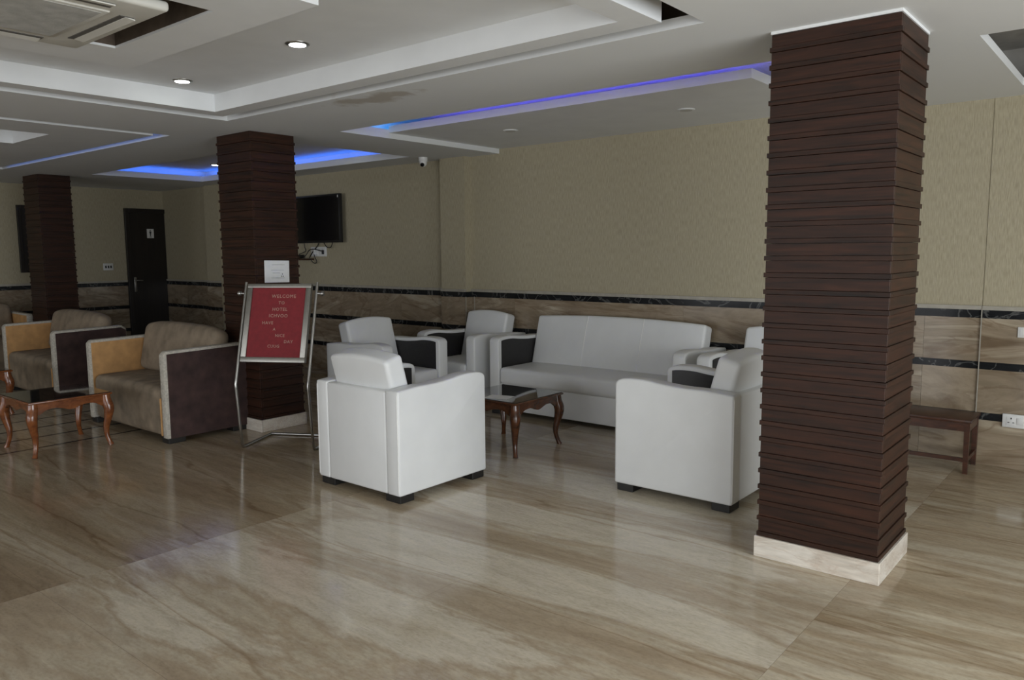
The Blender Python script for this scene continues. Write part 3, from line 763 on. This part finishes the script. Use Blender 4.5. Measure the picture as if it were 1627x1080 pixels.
# ------------------------------------------------------------------ restroom door, dark panel
def door():
    e = empty('door_1', (XL, 6.345, 0)); e['kind'] = 'structure'; e['label'] = 'dark brown restroom door in the far wall'
    w_, H = .41, 2.345
    obj('door_leaf', boxm(.0, .03, -w_+.07, w_-.09, .005, H-.07, bev=.002), 'dark_wood', e)
    for B in ((-w_, -w_+.07, 0, H), (w_-.09, w_-.158+.07+.08, 0, H), (-w_+.07, w_-.09, H-.07, H)):
        obj('door_frame', boxm(0, .05, B[0], B[1], B[2], B[3], bev=.003), 'dark_wood', e)
    h = obj('door_handle', boxm(.03, .038, -.315, -.275, .98, 1.22, bev=.003), 'chrome', e, 40)
    obj('lever', tube([(.038, -.295, 1.17), (.075, -.295, 1.17), (.08, -.285, 1.17), (.08, -.19, 1.165)], .009, 8), 'chrome', h, 50)
    return e
door()
def wc_sign():
    e = empty('restroom_sign', (XL+.031, 6.345, 1.94), R(90)); 
    obj('plate', boxm(-.058, .058, -.004, 0, -.075, .075, bev=.001), 'plastic', e)
    bm = nb()
    pts = [(-.006, -.045), (.006, -.045), (.010, -.005), (.018, .02), (.014, .036), (-.014, .036), (-.018, .02), (-.010, -.005)]
    lo = [bm.verts.new((x, -.0048, z)) for x, z in pts]; hi = [bm.verts.new((x, -.004, z)) for x, z in pts]
    bm.faces.new(lo); bm.faces.new(hi[::-1])
    for i in range(8): bm.faces.new((lo[i], hi[i], hi[(i+1) % 8], lo[(i+1) % 8]))
    obj('figure', bm, 'ink_black', e)
    hd = lathe([(.010, 0), (.010, .0008)], 14); o = obj('figure_head', hd, 'ink_black', e, loc=(0, -.004, .050)); o.rotation_euler = (R(90), 0, 0)
    obj('caption', boxm(-.018, .018, -.0046, -.004, -.062, -.054), 'ink_black', e)
    return tag(e, 'white restroom sign with a black figure on the dark door', 'sign')
wc_sign()
def dark_panel():
    e = empty('wall_panel', (XL, 4.72, 1.34)); 
    obj('board', boxm(0, .03, -.33, .33, 0, .985, bev=.003), 'dark_wood', e)
    for B in ((-.35, -.30, 0, .995), (.30, .35, 0, .995), (-.30, .30, .945, .995), (-.30, .30, 0, .05)):
        obj('frame_bar', boxm(0, .045, *B, bev=.003), 'dark_wood', e)
    return tag(e, 'dark wooden framed panel on the far wall partly behind the left column', 'panel')
dark_panel()

# ------------------------------------------------------------------ ceiling fittings
def downlight(x, y, z, label, on=True, r_=.058):
    e = empty('downlight', (x, y, z))
    obj('trim_ring', lathe([(r_*.80, .0), (r_*.83, -.008), (r_*1.12, -.007), (r_*1.2, -.002), (r_*1.2, .0)], 24), 'white_paint' if not on else 'chrome', e, 50)
    obj('lens', lathe([(r_*.82, -.0085), (r_*.82, -.0095), (r_*.3, -.0105)], 24), 'lamp' if on else 'lamp_off', e, 50)
    return tag(e, label, 'light', 'recessed ceiling lights')
downlight(-3.855, 2.78, ZT, 'lit round ceiling light nearest the camera, in the tray')
downlight(-5.245, 2.83, ZT, 'lit round ceiling light by the far left corner of the tray')
downlight(-10.08, 5.85, 2.81, 'lit round ceiling light in the blue cove left of the middle column')
downlight(-7.40, 5.76, 2.81, 'lit round ceiling light in the blue cove right of the middle column')
downlight(-4.68, 5.67, 2.70, 'unlit round ceiling light over the left end of the sofa', False)
downlight(-2.97, 5.78, 2.70, 'unlit round ceiling light over the right end of the sofa', False)
def led(name, a, b, m, label):
    bm = tube([a, b], .008, 6); return tag(obj(name, bm, m), label, 'light', 'LED cove strips')
z = ZC+.062
led('led_strip', (COVE[0]-.06, 4.75, z), (COVE[0]-.06, COVE[3]+.05, z), 'led_blue', 'blue LED strip on the left ledge of the far ceiling cove')
led('led_strip', (COVE[0], COVE[3]+.06, z), (COVE[1]-.45, COVE[3]+.06, z), 'led_blue', 'blue LED strip on the wall-side ledge of the far ceiling cove')
led('led_strip', (SP[0]+.3, SP[2]+.05, 2.749), (SP[1]-.05, SP[2]+.05, 2.749), 'led_violet', 'violet LED strip on top of the hung panel over the sofa')
led('led_strip', (s[0]-.06, s[2]+.15, z), (s[0]-.06, SP[2]+.25, z), 'led_cyan', 'cyan LED strip at the left end of the recess over the sofa')
led('led_strip', (r2[0]+.1, r2[3]+.009, ZC+.05), (r2[1]-.01, r2[3]+.009, ZC+.05), 'led_pale', 'faint blue LED strip along the far edge of the left ceiling tray')

def cassette():
    x0, x1, y1 = -4.235, -3.30, 1.745; wd = x1-x0; e = empty('air_conditioner', ((x0+x1)/2, y1-wd/2, 2.615)); h = wd/2
    obj('housing', boxm(-h+.06, h-.06, -h+.06, h-.06, .03, .16), 'ac_dark', e)
    body = obj('face_panel', rounded(wd, wd, .045, .018, 6), 'ac', e, 50, loc=(0, 0, .0225))
    g = .295
    gr = obj('intake_grille', boxm(-g, g, -g, g, -.007, .004, bev=.004), 'ac', e, 40)
    obj('filter', boxm(-g+.025, g-.025, -g+.025, g-.025, -.0085, -.006), 'ac_mesh', gr)
    for k in range(4):
        a = k*math.pi/2
        o = obj('air_slot', boxm(-.27, .27, .345, .405, -.003, .006), 'ac_dark', e); o.rotation_euler = (0, 0, a)
        bm = boxm(-.265, .265, -.022, .022, -.003, .003, bev=.001, seg=1)
        bmesh.ops.rotate(bm, verts=bm.verts, matrix=Matrix.Rotation(R(-9), 3, 'X')); bmesh.ops.translate(bm, verts=bm.verts, vec=(0, .392, -.004))
        f = obj('louvre_flap', bm, 'ac', e, 40); f.rotation_euler = (0, 0, a)
    return tag(e, 'white cassette air conditioner set in the dropped ceiling panel', 'air conditioner')
cassette()

def cctv():
    e = empty('security_camera', (-6.45, 6.27, ZC))
    obj('base', lathe([(.052, 0), (.052, -.035), (.046, -.045)], 20), 'plastic', e, 50)
    b_ = obj('ball', lathe([(.043, -.03), (.045, -.055), (.039, -.08), (.026, -.097), (.01, -.104)], 20), 'plastic', e, 50)
    o = obj('lens', lathe([(.022, 0), (.022, .012), (.01, .014)], 14), 'screen', e, 50, loc=(.018, -.030, -.082)); o.rotation_euler = (R(120), 0, R(35))
    return tag(e, 'small white dome security camera on the ceiling near the pilaster', 'camera')
cctv()
